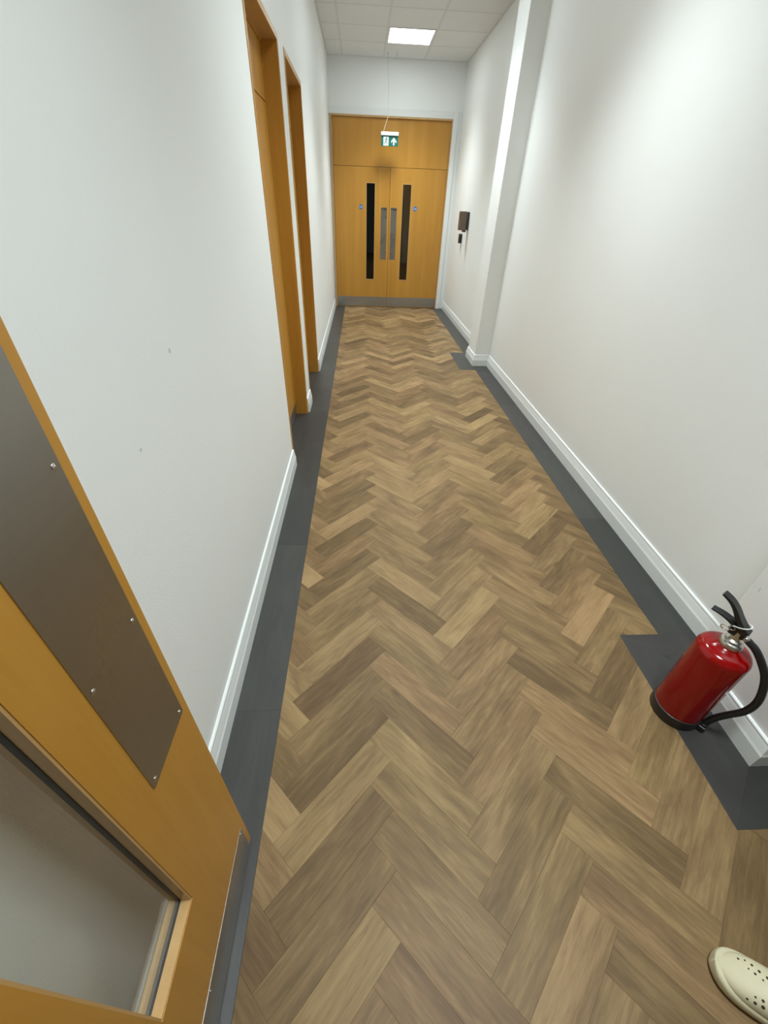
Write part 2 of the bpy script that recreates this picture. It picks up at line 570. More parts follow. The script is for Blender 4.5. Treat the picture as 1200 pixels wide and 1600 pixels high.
def plank_geometry(poly, thick=0.004, top=0.0, gap=0.0001, cham=0.0004):
    """verts, faces of a plank with a micro chamfer, polygon in local metres"""
    a = inset(dedupe(poly), gap)
    b = inset(a, cham)
    n = len(a)
    v = [(x, y, top-thick) for x, y in a] + [(x, y, top-cham*0.7) for x, y in a] + [(x, y, top) for x, y in b]
    f = [tuple(range(2*n, 3*n))]
    for i in range(n):
        j = (i+1) % n
        f.append((i, j, n+j, n+i)); f.append((n+i, n+j, 2*n+j, 2*n+i))
    return v, f

def plank_mesh(poly, mat, top=0.0, thick=0.004):
    v, f = plank_geometry(poly, thick, top)
    me = bpy.data.meshes.new('plank')
    me.from_pydata(v, [], f)
    uvl = me.uv_layers.new(name='UVMap')
    for lp in me.loops:
        c = v[lp.vertex_index]
        uvl.data[lp.index].uv = (c[0], c[1])
    me.materials.append(mat)
    return me

W, LEN = 0.1010, 0.4040
S2 = math.sqrt(0.5)
# corner (u=n+4, v=n+1) of the reference plank stands at this floor point
REF = Vector((0.027, 0.259))
def uv2xy(u, v):
    u -= 4; v -= 1
    return (REF.x + (u-v)*W*S2, REF.y + (u+v)*W*S2)

def cam_area(cx, cy, a):
    d = Vector((cx, cy, -CAM_H))
    z = d.dot(fwd)
    if z < 0.1: return -1
    px, py = 600+F_PX*d.dot(r2)/z, 800+F_PX*d.dot(d2)/z
    if not (-60 < px < 1260 and -60 < py < 1660): return 0.0
    return a*(CAM_H/d.length)/(d.length**2)

# tones read off the photograph: floor point -> tone
TONES = [(-0.092, 1.868, 0.62), (-0.054, 1.795, 0.28), (-0.104, 1.688, 0.42), (0.189, 1.634, 0.46), (0.241, 1.738, 0.46), (-0.017, 1.574, 0.30), (-0.031, 1.395, 0.50), (0.227, 1.391, 0.62), (0.218, 1.290, 0.29), (-0.044, 1.257, 0.47), (0.215, 1.179, 0.50), (-0.068, 1.084, 0.55), (0.192, 1.016, 0.48), (-0.065, 0.970, 0.25), (0.123, 0.973, 0.50), (0.099, 0.883, 0.38), (-0.013, 0.886, 0.45), (0.436, 1.723, 0.30), (0.420, 1.619, 0.55), (0.361, 1.100, 0.68), (0.548, 1.791, 0.55), (0.513, 1.605, 0.38), (0.500, 1.452, 0.50), (0.521, 1.355, 0.52), (0.507, 1.219, 0.66), (0.802, 1.733, 0.50), (0.761, 1.654, 0.40), (0.807, 1.459, 0.52), (0.743, 1.383, 0.42), (1.037, 1.908, 0.60), (1.071, 1.788, 0.28), (1.074, 1.651, 0.42), (1.055, 1.209, 0.66), (1.034, 1.052, 0.46), (1.069, 0.981, 0.26), (1.068, 0.851, 0.50), (0.685, 1.005, 0.22), (0.760, 0.893, 0.30), (0.844, 1.024, 0.40), (0.611, 1.190, 0.45), (0.517, 1.105, 0.42), (0.643, 0.876, 0.42), (-0.069, 0.740, 0.42), (-0.056, 0.674, 0.34), (-0.175, 0.545, 0.28), (-0.112, 0.516, 0.56), (-0.081, 0.416, 0.50), (-0.057, 0.385, 0.38), (-0.099, 0.333, 0.36), (0.128, 0.684, 0.55), (0.122, 0.592, 0.55), (0.146, 0.456, 0.47), (0.128, 0.360, 0.45), (0.301, 0.637, 0.36), (0.276, 0.549, 0.55), (0.235, 0.453, 0.55), (0.268, 0.362, 0.50), (0.730, 0.677, 0.56), (0.699, 0.535, 0.32), (0.657, 0.378, 0.48), (0.471, 0.581, 0.46), (0.423, 0.447, 0.50), (0.516, 0.423, 0.46), (0.563, 0.326, 0.44), (-0.104, 0.165, 0.42), (-0.020, 0.162, 0.60), (0.016, 0.099, 0.46), (0.096, 0.150, 0.36), (0.131, 0.087, 0.38), (-0.109, 0.305, 0.34), (0.156, 0.211, 0.44), (0.678, 0.098, 0.32), (0.733, 0.273, 0.46), (0.774, 0.187, 0.45), (0.743, 0.354, 0.48), (0.470, 0.306, 0.40), (0.527, 0.217, 0.45), (0.483, 0.106, 0.56), (0.598, 0.068, 0.42), (-0.126, 3.467, 0.62), (-0.026, 3.418, 0.30), (-0.093, 3.220, 0.55), (0.251, 3.324, 0.50), (0.460, 3.330, 0.60), (0.756, 3.337, 0.60), (0.484, 3.052, 0.30), (0.231, 2.990, 0.56), (-0.050, 2.985, 0.50), (0.214, 2.678, 0.50), (-0.079, 2.581, 0.36), (-0.088, 2.450, 0.60), (-0.085, 2.328, 0.42), (0.515, 2.454, 0.26), (0.470, 2.370, 0.60), (0.470, 2.215, 0.42), (0.212, 2.271, 0.62), (-0.070, 2.159, 0.62), (-0.068, 2.056, 0.35), (-0.094, 1.928, 0.62), (-0.018, 1.867, 0.30), (0.216, 2.022, 0.55), (0.482, 2.022, 0.48), (0.549, 1.895, 0.32), (0.761, 2.660, 0.58), (0.779, 3.305, 0.58), (1.042, 3.004, 0.55), (0.749, 2.660, 0.58), (1.048, 2.737, 0.55), (1.084, 2.524, 0.30), (0.784, 2.292, 0.50), (1.027, 2.333, 0.48), (0.773, 2.107, 0.40), (1.062, 2.235, 0.62), (1.116, 2.107, 0.64), (0.988, 1.939, 0.60), (1.093, 1.846, 0.28)]

planks = []
for n in range(-60, 110):
    for m in range(-8, 9):
        for typ in (0, 1):
            if typ == 0: u0, u1, v0, v1 = n, n+4, n, n+1
            else: u0, u1, v0, v1 = n+4, n+5, n-3, n+1
            u0 += 4*m; u1 += 4*m; v0 -= 4*m; v1 -= 4*m
            poly = [uv2xy(u0, v0), uv2xy(u1, v0), uv2xy(u1, v1), uv2xy(u0, v1)]
            cx = sum(p[0] for p in poly)/4; cy = sum(p[1] for p in poly)/4
            if cy < YB-0.3 or cy > YE+0.3 or cx < GL-0.4 or cx > XS+0.3: continue
            if cy > 1.0 and cx > GR+0.4: continue
            full = poly
            p = clip_poly(poly, -1, 0, -GL)
            p = clip_poly(p, 0, 1, YE-0.005) if p else p
            p = clip_poly(p, 0, -1, -YB) if p else p
            p = clip_poly(p, 1, 0, XS) if p else p
            if not p: continue
            ymin = min(q[1] for q in p); xmin = min(q[0] for q in p); xmax = max(q[0] for q in p)
            ymax = max(q[1] for q in p)
            if ymin >= 0.385-1e-6 or (ymax > 1.0):
                p = clip_poly(p, 1, 0, GR)
            elif ymax > 0.385:
                if xmin > GP-0.02 or (cx > GP+0.02 and cy < 0.42):
                    p = clip_poly(p, 0, 1, 0.385)
                else:
                    p = clip_poly(p, 1, 0, GR)
            if not p or len(p) < 3: continue
            # planks lying completely under the border blocks around the piers are not needed
            if all(q[0] > GP+0.001 and (0.387 < q[1] < 1.10 or 4.80 < q[1] < 5.505) for q in p): continue
            a = area(p)
            if a < 2e-5: continue
            same = len(dedupe(p)) == 4 and abs(a-W*LEN) < 1e-6
            gx = sum(q[0] for q in p)/len(p); gy = sum(q[1] for q in p)/len(p)
            planks.append(dict(typ=typ, poly=p, c=(cx, cy), g=(gx, gy), a=a, same=same, key=cam_area(gx, gy, a)))

def in_poly(p, poly):
    s = 0
    for i in range(len(poly)):
        a, b = poly[i], poly[(i+1) % len(poly)]
        c = (b[0]-a[0])*(p[1]-a[1])-(b[1]-a[1])*(p[0]-a[0])
        if c > 0: s += 1
        elif c < 0: s -= 1
    return abs(s) == len(poly)

for p in planks:
    t = rnd.gauss(0.46, 0.10)
    p['tone'] = min(0.78, max(0.14, t))
    p['grain'] = rnd.random()
for x, y, t in TONES:
    for p in planks:
        if in_poly((x, y), p['poly']):
            p['tone'] = 0.46+(t-0.46)*0.85
            break
planks.sort(key=lambda p: -p['key'])
full_mesh = plank_mesh([(-LEN/2, -W/2), (LEN/2, -W/2), (LEN/2, W/2), (-LEN/2, W/2)], M['plank'])
rest_v, rest_f, rest_uv, rest_t, rest_g = [], [], [], [], []
for i, p in enumerate(planks):
    ang = math.pi/4 if p['typ'] == 0 else -math.pi/4
    ca, sa = math.cos(ang), math.sin(ang)
    loc = [((q[0]-p['c'][0])*ca+(q[1]-p['c'][1])*sa, -(q[0]-p['c'][0])*sa+(q[1]-p['c'][1])*ca) for q in p['poly']]
    if i < 300 and p['key'] > 0:
        me = full_mesh if p['same'] else plank_mesh(loc, M['plank'])
        o = link('herringbone_plank', me, None, floor)
        o.location = (p['c'][0], p['c'][1], 0); o.rotation_euler = (0, 0, ang)
        o['tone'] = p['tone']; o['grain'] = p['grain']
    else:
        v, f = plank_geometry(loc)
        base = len(rest_v)
        for c in v:
            rest_v.append((p['c'][0]+c[0]*ca-c[1]*sa, p['c'][1]+c[0]*sa+c[1]*ca, c[2]))
            rest_uv.append((c[0], c[1])); rest_t.append(p['tone']); rest_g.append(p['grain'])
        rest_f += [tuple(base+k for k in ff) for ff in f]
me = bpy.data.meshes.new('herringbone_plank')
me.from_pydata(rest_v, [], rest_f)
uvl = me.uv_layers.new(name='UVMap')
for lp in me.loops:
    uvl.data[lp.index].uv = rest_uv[lp.vertex_index]
at = me.attributes.new('tone', 'FLOAT', 'POINT'); at.data.foreach_set('value', rest_t)
ag = me.attributes.new('grain', 'FLOAT', 'POINT'); ag.data.foreach_set('value', rest_g)
me.materials.append(M['plank'])
o = link('herringbone_plank', me, None, floor)
o['kind'] = 'stuff'

# grey border planks (each laid end to end along the walls, a hair proud of the herringbone)
def border(x0, x1, y0, y1, along='y', poly=None):
    cx, cy = (x0+x1)/2, (y0+y1)/2
    pts = poly if poly else [(x0, y0), (x1, y0), (x1, y1), (x0, y1)]
    if along == 'y':
        loc = [((q[1]-cy), -(q[0]-cx)) for q in pts]; ang = math.pi/2
    else:
        loc = [(q[0]-cx, q[1]-cy) for q in pts]; ang = 0
    o = link('border_plank', plank_mesh(loc, M['border'], 0.0008, 0.0048), None, floor)
    o.location = (cx, cy, 0); o.rotation_euler = (0, 0, ang)
    o['tone'] = rnd.uniform(0.34, 0.62); o['grain'] = rnd.random()

def strip(x0, x1, ycuts):
    for a, b in zip(ycuts, ycuts[1:]):
        border(x0, x1, a, b)
strip(XL, GL, [YB, -1.9, -1.0, -0.1, 0.8, 1.72, 2.95, 3.55, 4.13, 4.95, 5.85, 6.75, 7.65, YE-0.005])
for d in (D1, D2):
    border(XL-0.135, XL, d[0]-0.001, d[1]+0.001)
strip(GR, XR, [1.101, 1.95, 2.84, 3.75, 4.80])
strip(GR, XR, [5.505, 6.4, 7.3, YE-0.005])
# mitred blocks around the two piers
def pier_border(ya, yb, ys_, ye_, first):
    # along the pier face
    border(GP, XP, ys_, ye_, 'y', [(GP, ys_), (XP, ya), (XP, yb), (GP, ye_)])
    border(GP, XR, yb, ye_, 'x', [(GP, ye_), (XP, yb), (XR, yb), (XR, ye_)])
    if first:
        border(GP, XS, ys_, ya, 'x', [(GP, ys_), (XS, ys_), (XS, ya), (XP, ya)])
    else:
        border(GP, XR, ys_, ya, 'x', [(GP, ys_), (XR, ys_), (XR, ya), (XP, ya)])
pier_border(P2A, P2B, 0.385, 1.101, True)
pier_border(P1A, P1B, 4.80, 5.505, False)

# ---------------------------------------------------------------- skirting boards
PROF = [(0, 0), (T_BB, 0), (T_BB, 0.068), (T_BB-0.003, 0.078), (0.011, 0.106), (0.0095, 0.112), (0.0095, 0.121), (0.006, 0.1245), (0, 0.125)]
def sweep(name, path, mat, parent=None, prof=PROF):
    """profile offset goes to the LEFT of the path direction"""
    bm = bmesh.new()
    P = [Vector(p) for p in path]
    rings = []
    for i, p in enumerate(P):
        dirs = []
        if i > 0: dirs.append((P[i]-P[i-1]).normalized())
        if i < len(P)-1: dirs.append((P[i+1]-P[i]).normalized())
        ns = [Vector((-d.y, d.x)) for d in dirs]
        m = ns[0] if len(ns) == 1 else (ns[0]+ns[1])/(1+ns[0].dot(ns[1]))
        rings.append([bm.verts.new((p.x+m.x*t, p.y+m.y*t, z)) for t, z in prof])
    k = len(prof)
    for a, b in zip(rings, rings[1:]):
        for j in range(k):
            bm.faces.new((a[j], a[(j+1) % k], b[(j+1) % k], b[j]))
    bm.faces.new(rings[0]); bm.faces.new(rings[-1][::-1])
    return finish(name, bm, mat, parent)

struct(sweep('baseboard_right', [(XS, P2A), (XP, P2A), (XP, P2B), (XR, P2B), (XR, P1A), (XP, P1A), (XP, P1B), (XR, P1B), (XR, YE-0.03)], 'gloss_white'), 'white skirting board round the piers on the right')
bl = sweep('baseboard_left', [(XL, D1[0]-LIN), (XL, YB)], 'gloss_white'); struct(bl, 'white skirting board along the near left wall')
struct(sweep('baseboard_left', [(XL, D2[0]-LIN), (XL, D1[1]+LIN)], 'gloss_white'), 'short white skirting board between the two left doorways')
struct(sweep('baseboard_left', [(XL, YE-0.03), (XL, D2[1]+LIN)], 'gloss_white'), 'white skirting board beyond the left doorways')
struct(sweep('baseboard_side', [(XS, YB), (XS, P2A)], 'gloss_white'))
struct(sweep('baseboard_back', [(XL, YB), (XS, YB)], 'gloss_white'))

# ================================================================== DOORS
def rounded_rect(x0, x1, z0, z1, r, k=5):
    pts = []
    for cx, cz, a in ((x1-r, z0+r, -90), (x1-r, z1-r, 0), (x0+r, z1-r, 90), (x0+r, z0+r, 180)):
        for i in range(k+1):
            t = math.radians(a+90*i/k)
            pts.append((cx+r*math.cos(t), cz+r*math.sin(t)))
    return pts

def screw(parent, x, z, y, r=0.0042):
    bm = bmesh.new()
    lathe(bm, [(r, 0.0), (r*0.95, 0.0007), (r*0.55, 0.0013), (0.0, 0.0014)], 14)
    box(bm, -r*0.5, r*0.5, -r*0.09, r*0.09, 0.0012, 0.0016)
    o = finish('screw', bm, 'screw', parent, smooth=True)
    o.location = (x, y, z); o.rotation_euler = (math.pi/2, rnd.uniform(0, 3), 0)
    return o

def make_leaf(name, w, h, glass, plate, kick, latch_right=True, pane='glass', thick=0.044, sign=None, push_text=None, z0=0.006, screws=True, bead_w=0.0035, bead_y=0.0015):
    """leaf in local X (0..w), front face y=0 looking to -Y"""
    root = empty(name)
    gx0, gx1, gz0, gz1 = glass
    # solid timber leaf with one opening for the vision panel
    bm = bmesh.new()
    out = [(0, z0), (w, z0), (w, z0+h), (0, z0+h)]
    inn = [(gx0, gz0), (gx1, gz0), (gx1, gz1), (gx0, gz1)]
    vo = [[bm.verts.new((x, yy, z)) for x, z in out] for yy in (0, thick)]
    vi = [[bm.verts.new((x, yy, z)) for x, z in inn] for yy in (0, thick)]
    for i in range(4):
        j = (i+1) % 4
        bm.faces.new((vo[0][i], vo[0][j], vi[0][j], vi[0][i]))
        bm.faces.new((vo[1][j], vo[1][i], vi[1][i], vi[1][j]))
        bm.faces.new((vo[0][j], vo[0][i], vo[1][i], vo[1][j]))
        bm.faces.new((vi[0][i], vi[0][j], vi[1][j], vi[1][i]))
    body = finish('leaf', bm, 'veneer', root)
    # glazing beads: sit in the opening, in front and behind the pane
    yg = thick*0.56
    bead = []
    for ya, yb in ((bead_y, yg-0.004), (yg+0.004, thick-0.0015)):
        bead += [(gx0, gx0+bead_w, ya, yb, gz0, gz1), (gx1-bead_w, gx1, ya, yb, gz0, gz1),
                 (gx0+bead_w, gx1-bead_w, ya, yb, gz0, gz0+bead_w), (gx0+bead_w, gx1-bead_w, ya, yb, gz1-bead_w, gz1)]
    bd = boxes('glazing_bead', bead, 'lipping', body)
    g = 0.0045
    boxes('gasket', [(gx0, gx0+g, yg-0.005, yg+0.005, gz0, gz1), (gx1-g, gx1, yg-0.005, yg+0.005, gz0, gz1),
                     (gx0+g, gx1-g, yg-0.005, yg+0.005, gz0, gz0+g), (gx0+g, gx1-g, yg-0.005, yg+0.005, gz1-g, gz1)], 'gasket', body)
    boxes('glass_pane', [(gx0+0.002, gx1-0.002, yg-0.003, yg+0.003, gz0+0.002, gz1-0.002)], pane, root)
    # push plate
    px0, px1, pz0, pz1 = plate
    bm = bmesh.new(); slab_xz(bm, rounded_rect(px0, px1, pz0, pz1, 0.006), -0.0016, 0.0004)
    pp = finish('push_plate', bm, 'steel', root)
    if screws:
        rows = 4
        for r in range(rows):
            zz = pz0+0.013+(pz1-pz0-0.026)*r/(rows-1)
            for xx in (px0+0.011, px1-0.010):
                screw(pp, xx, zz, -0.0016)
    # kick plate
    kx0, kx1, kz0, kz1 = kick
    bm = bmesh.new(); slab_xz(bm, rounded_rect(kx0, kx1, kz0, kz1, 0.003, 3), -0.0007, 0.0004)
    kp = finish('kick_plate', bm, 'kick', root)
    if screws:
        for r in range(4):
            screw(kp, kx0+0.012+(kx1-kx0-0.024)*r/3, kz1-0.010, -0.0007, 0.003)
    if sign:
        sx, sz = sign
        bm = bmesh.new()
        lathe(bm, [(0.0, 0.0016), (0.032, 0.0016), (0.033, 0.001), (0.033, 0.0), (0.0, 0.0)], 36)
        d = finish('keep_shut_disc', bm, 'blue', root)
        d.location = (sx, 0, sz); d.rotation_euler = (math.pi/2, 0, 0)
        text_mesh('disc_lettering', 'Fire door\nkeep shut', 0.0125, 'sign_white', d, (0, 0, 0.0018), (0, 0, 0), 0.0002)
    if push_text:
        text_mesh('push_lettering', push_text, 0.040, 'ink', pp, ((px0+px1)/2, -0.0021, pz1-0.022), (math.pi/2, 0, 0), 0.0004)
    return root

LEAFW = (1.352-(-0.432))/2 - 0.002
# left leaf of the far double doors (hinged left); right leaf mirrored by its own numbers
lx = -0.430
leaf_a = make_leaf('door_1', LEAFW, 1.985, (0.079-lx, 0.229-lx, 0.44, 1.80), (0.326-lx, 0.424-lx, 0.755, 1.485),
               (0.002, LEAFW-0.002, 0.014, 0.168), pane='glass_dark', sign=(-0.003-lx, 1.482), push_text='PUSH', screws=False, bead_w=0.009, bead_y=-0.003)
leaf_a.location = (lx, YE, 0)
struct(leaf_a, 'left leaf of the oak double doors at the end of the corridor')
rx = lx+LEAFW+0.005
leaf_b = make_leaf('door_2', LEAFW, 1.985, (0.665-rx, 0.815-rx, 0.44, 1.80), (0.488-rx, 0.586-rx, 0.755, 1.485),
               (0.002, LEAFW-0.002, 0.014, 0.168), pane='glass_brown', sign=(0.887-rx, 1.482), push_text='PUSH', screws=False, bead_w=0.009, bead_y=-0.003)
leaf_b.location = (rx, YE, 0)
struct(leaf_b, 'right leaf of the oak double doors at the end of the corridor')

# frame of the double doors
tr = empty('trim_1', (0, YE, 0)); struct(tr, 'oak frame and overpanel of the double doors')
boxes('jamb', [(FXL, lx-0.003, -0.03, 0.10, 0, FR_T)], 'lipping', tr, 0.0015)
boxes('jamb', [(rx+LEAFW+0.003, FXR, -0.02, 0.10, 0, FR_T)], 'lipping', tr, 0.0015)
boxes('frame_head', [(lx-0.003, rx+LEAFW+0.003, -0.03, 0.10, FR_T-0.022, FR_T)], 'lipping', tr, 0.0015)
boxes('overpanel', [(lx-0.001, rx+LEAFW+0.001, 0.0, 0.044, 1.996, FR_T-0.024)], 'veneer', tr, 0.001)
boxes('door_stop', [(lx-0.003, lx+0.015, 0.046, 0.06, 0, 1.99), (rx+LEAFW-0.015, rx+LEAFW+0.003, 0.046, 0.06, 0, 1.99), (lx, rx+LEAFW, 0.046, 0.06, 1.975, 1.99)], 'veneer', tr)
ar = empty('trim_2', (0, YE, 0)); struct(ar, 'white painted architrave round the double doors')
boxes('architrave_side', [(FXR+0.001, FXR+0.075, -0.022, 0.0, 0, AR_T)], 'gloss_white', ar, 0.003)
boxes('architrave_side', [(FXR+0.077, XR-0.001, -0.010, 0.0, 0, AR_T)], 'gloss_white', ar, 0.002)
boxes('architrave_head', [(XL+0.001, FXR, -0.022, 0.0, FR_T+0.001, AR_T)], 'gloss_white', ar, 0.003)

# left side doorways: lining, leaf, overpanel
def side_door(name, d, label):
    root = empty(name, (XL, d[0], 0)); struct(root, label)
    w = d[1]-d[0]
    # local X: depth (0 = wall face, negative = into wall), local Y along the wall
    boxes('jamb', [(-LW, 0.003, -LIN, 0, 0, ZH+LIN)], 'veneer', root, 0.001)
    boxes('jamb', [(-LW, 0.003, w, w+LIN, 0, ZH+LIN)], 'veneer', root, 0.001)
    boxes('frame_head', [(-LW, 0.003, 0, w, ZH, ZH+LIN)], 'lipping', root, 0.001)
    boxes('door_stop', [(-0.100, -0.085, 0.0, 0.012, 0, ZH), (-0.100, -0.085, w-0.012, w, 0, ZH), (-0.100, -0.085, 0.012, w-0.012, ZH-0.012, ZH)], 'veneer', root)
    xf = -0.092
    boxes('overpanel', [(xf-0.044, xf, 0.014, w-0.014, 1.982, ZH-0.013)], 'veneer', root, 0.001)
    lf = boxes('leaf', [(xf-0.044, xf, 0.014, w-0.014, 0.006, 1.976)], 'veneer', root, 0.001)
    boxes('kick_plate', [(xf, xf+0.0015, 0.016, w-0.016, 0.010, 0.115)], 'kick', root)
    bm = bmesh.new()
    tube(bm, [(xf, 0.08, 1.0), (xf+0.05, 0.08, 1.0), (xf+0.052, 0.09, 1.0), (xf+0.052, 0.20, 1.0)], 0.009, 12)
    finish('door_handle', bm, 'chrome', root, smooth=True)
    return root
side_door('door_3', D1, 'nearer oak door recessed in the left wall')
side_door('door_4', D2, 'farther oak door recessed in the left wall')

# open door in the foreground, folded back along the left wall
fx, fy0 = -0.325, -0.467
fd = make_leaf('door_5', 0.886, 1.99, (0.527, 0.678, 0.421, 1.80), (0.742, 0.869, 0.755, 1.532), (0.02, 0.868, 0.012, 0.150))
fd.location = (fx, fy0, 0); fd.rotation_euler = (0, 0, math.pi/2)
struct(fd, 'open oak door with dark steel push plate and narrow glass panel')
hj = empty('trim_3', (XL, fy0, 0)); struct(hj, 'oak jamb on which the open door hangs')
boxes('jamb', [(0.0, 0.10, -0.10, -0.006, 0, 2.1)], 'veneer', hj, 0.002)
for zz in (0.2, 1.0, 1.8):
    bm = bmesh.new(); lathe(bm, [(0, -0.05), (0.007, -0.05), (0.007, 0.05), (0, 0.05)], 16, (0.109, -0.003, zz))
    finish('hinge', bm, 'chrome', hj, smooth=True)

# ================================================================== EXIT SIGN
SY = 8.15
es = empty('exit_sign', (0.421, SY, 2.22))
tag(es, 'green running man exit sign with white arrow hanging before the double doors', 'exit sign')
bm = bmesh.new(); box(bm, -0.129, 0.129, -0.022, 0.022, 0.117, 0.158, 0.006); finish('housing', bm, 'sign_white', es)
bm = bmesh.new(); slab_xz(bm, rounded_rect(-0.127, 0.127, 0.0, 0.118, 0.004, 3), -0.004, 0.004); pn = finish('sign_panel', bm, 'green', es)
# white doorway with the running figure cut out in green, and the arrow
bm = bmesh.new(); slab_xz(bm, [(-0.092, 0.006), (-0.016, 0.006), (-0.016, 0.106), (-0.092, 0.106)], -0.0052, -0.0038)
finish('doorway_pictogram', bm, 'sign_white', pn)
bm = bmesh.new()
def limb(pts, t):
    pts = [Vector(p) for p in pts]
    for a, b in zip(pts, pts[1:]):
        d = (b-a).normalized(); nn = Vector((-d.y, d.x))*t/2
        slab_xz(bm, [tuple(a-nn), tuple(b-nn), tuple(b+nn), tuple(a+nn)], -0.0062, -0.005)
slab_xz(bm, [(-0.043+0.0075*math.cos(k*math.pi/6), 0.093+0.0075*math.sin(k*math.pi/6)) for k in range(12)], -0.0062, -0.005)
limb([(-0.048, 0.084), (-0.056, 0.052)], 0.013)
limb([(-0.048, 0.080), (-0.033, 0.070), (-0.024, 0.078)], 0.006)
limb([(-0.049, 0.081), (-0.067, 0.078), (-0.074, 0.066)], 0.006)
limb([(-0.055, 0.054), (-0.040, 0.040), (-0.040, 0.018)], 0.008)
limb([(-0.056, 0.054), (-0.066, 0.034), (-0.086, 0.030)], 0.008)
finish('running_figure', bm, 'green', pn)
bm = bmesh.new()
slab_xz(bm, [(0.0615-0.011, 0.012), (0.0615+0.011, 0.012), (0.0615+0.011, 0.062), (0.0615+0.039, 0.036), (0.0615+0.039, 0.056), (0.0615, 0.099), (0.0615-0.039, 0.056), (0.0615-0.039, 0.036), (0.0615-0.011, 0.062)], -0.0052, -0.0038)
finish('arrow', bm, 'sign_white', pn)
bm = bmesh.new()
tube(bm, catmull([(-0.093, 0, 0.157), (-0.078, 0, 0.205), (-0.052, 0, 0.27), (-0.034, 0.0, 0.32), (-0.031, 0, 0.37)], 5), 0.0035, 8)
finish('cable', bm, 'cord', es, smooth=True)
bm = bmesh.new(); tube(bm, [(-0.031, 0, 0.37), (-0.033, 0, 0.6), (-0.058, 0, ZC-2.22)], 0.0016, 6); finish('hanging_wire', bm, 'wire', es)
for hx in (-0.058, 0.066):
    bm = bmesh.new(); lathe(bm, [(0, -0.035), (0.004, -0.035), (0.005, -0.004), (0.010, 0.0), (0, 0.0)], 10, (hx, 0, ZC-2.22)); finish('ceiling_hook', bm, 'wire', es)

# ================================================================== DOOR ENTRY KEYPAD
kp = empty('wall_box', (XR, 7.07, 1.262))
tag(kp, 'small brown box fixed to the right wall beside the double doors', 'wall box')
bm = bmesh.new(); box(bm, -0.135, -0.036, -0.045, 0.045, 0, 0.218, 0.006); finish('case', bm, 'reader', kp)
bm = bmesh.new(); box(bm, -0.037, 0, -0.040, 0.040, 0.006, 0.212, 0.003); finish('dark_rear_block', bm, 'dark_plastic', kp)  # dark block filling the strip between case and wall
bm = bmesh.new(); box(bm, -0.075, -0.028, -0.038, 0.03, -0.020, 0.004, 0.003); finish('bottom_lip', bm, 'dark_plastic', kp)
bm = bmesh.new(); box(bm, -0.122, -0.050, -0.0475, -0.044, 0.055, 0.200, 0.002); finish('front_cover', bm, 'reader', kp)
rb = empty('wall_switch', (XR, 7.40, 1.088))
tag(rb, 'slim black device on the right wall just below the brown box', 'switch')
bm = bmesh.new(); box(bm, -0.046, 0, -0.035, 0.035, 0, 0.118, 0.006); finish('case', bm, 'dark_plastic', rb)
bm = bmesh.new(); box(bm, -0.038, -0.010, -0.038, -0.034, 0.03, 0.088, 0.002); finish('button', bm, 'gasket', rb)

# ================================================================== FIRE EXTINGUISHER
EXC = (1.183, 0.762)
ex = empty('fire_extinguisher', (*EXC, 0.0008), math.radians(-56))   # local +X: hose side
tag(ex, 'red fire extinguisher with black base and hose on the floor against the right wall', 'fire extinguisher')
bm = bmesh.new()
prof = [(0.0, 0.03), (0.0785, 0.03), (0.0785, 0.358)]
for k in range(1, 9):
    t = math.radians(90*k/8*0.86)
    prof.append((0.0785-0.034*(1-math.cos(t)), 0.358+0.032*math.sin(t)))
prof += [(0.043, 0.394), (0.034, 0.399), (0.028, 0.402), (0.026, 0.408), (0.0, 0.408)]
lathe(bm, prof, 64)
cyl = finish('cylinder', bm, 'red', ex); smooth_angle(cyl, 50)
bm = bmesh.new()
lathe(bm, [(0.0, 0.0), (0.080, 0.0), (0.0825, 0.004), (0.0825, 0.040), (0.0815, 0.046), (0.0788, 0.047), (0.0786, 0.03), (0, 0.03)], 64)
o = finish('base_ring', bm, 'rubber', ex); smooth_angle(o, 40)
# cream label wrapped round the far side; its edge just shows on the left
bm = bmesh.new()
a0, a1 = math.radians(25+56), math.radians(124+56)
lathe(bm, [(0.0787, 0.11), (0.0792, 0.11), (0.0792, 0.26), (0.0787, 0.26)], 24, (0, 0, 0), a0, a1)
finish('label', bm, 'paper', cyl, smooth=False)
# chrome collar and valve body
bm = bmesh.new()
lathe(bm, [(0.0, 0.400), (0.031, 0.400), (0.0325, 0.403), (0.0325, 0.416), (0.030, 0.420), (0.024, 0.422), (0.022, 0.430), (0.014, 0.434), (0.0125, 0.470), (0.0, 0.472)], 40)
o = finish('valve_collar', bm, 'chrome', ex); smooth_angle(o, 35)
bm = bmesh.new(); box(bm, -0.026, 0.016, -0.012, 0.012, 0.446, 0.478, 0.003); finish('valve_body', bm, 'black_paint', ex)
bm = bmesh.new(); tube(bm, [(0.008, 0, 0.455), (0.022, 0, 0.452), (0.034, 0, 0.447)], 0.0095, 18); finish('hose_outlet', bm, 'chrome', ex, smooth=True)

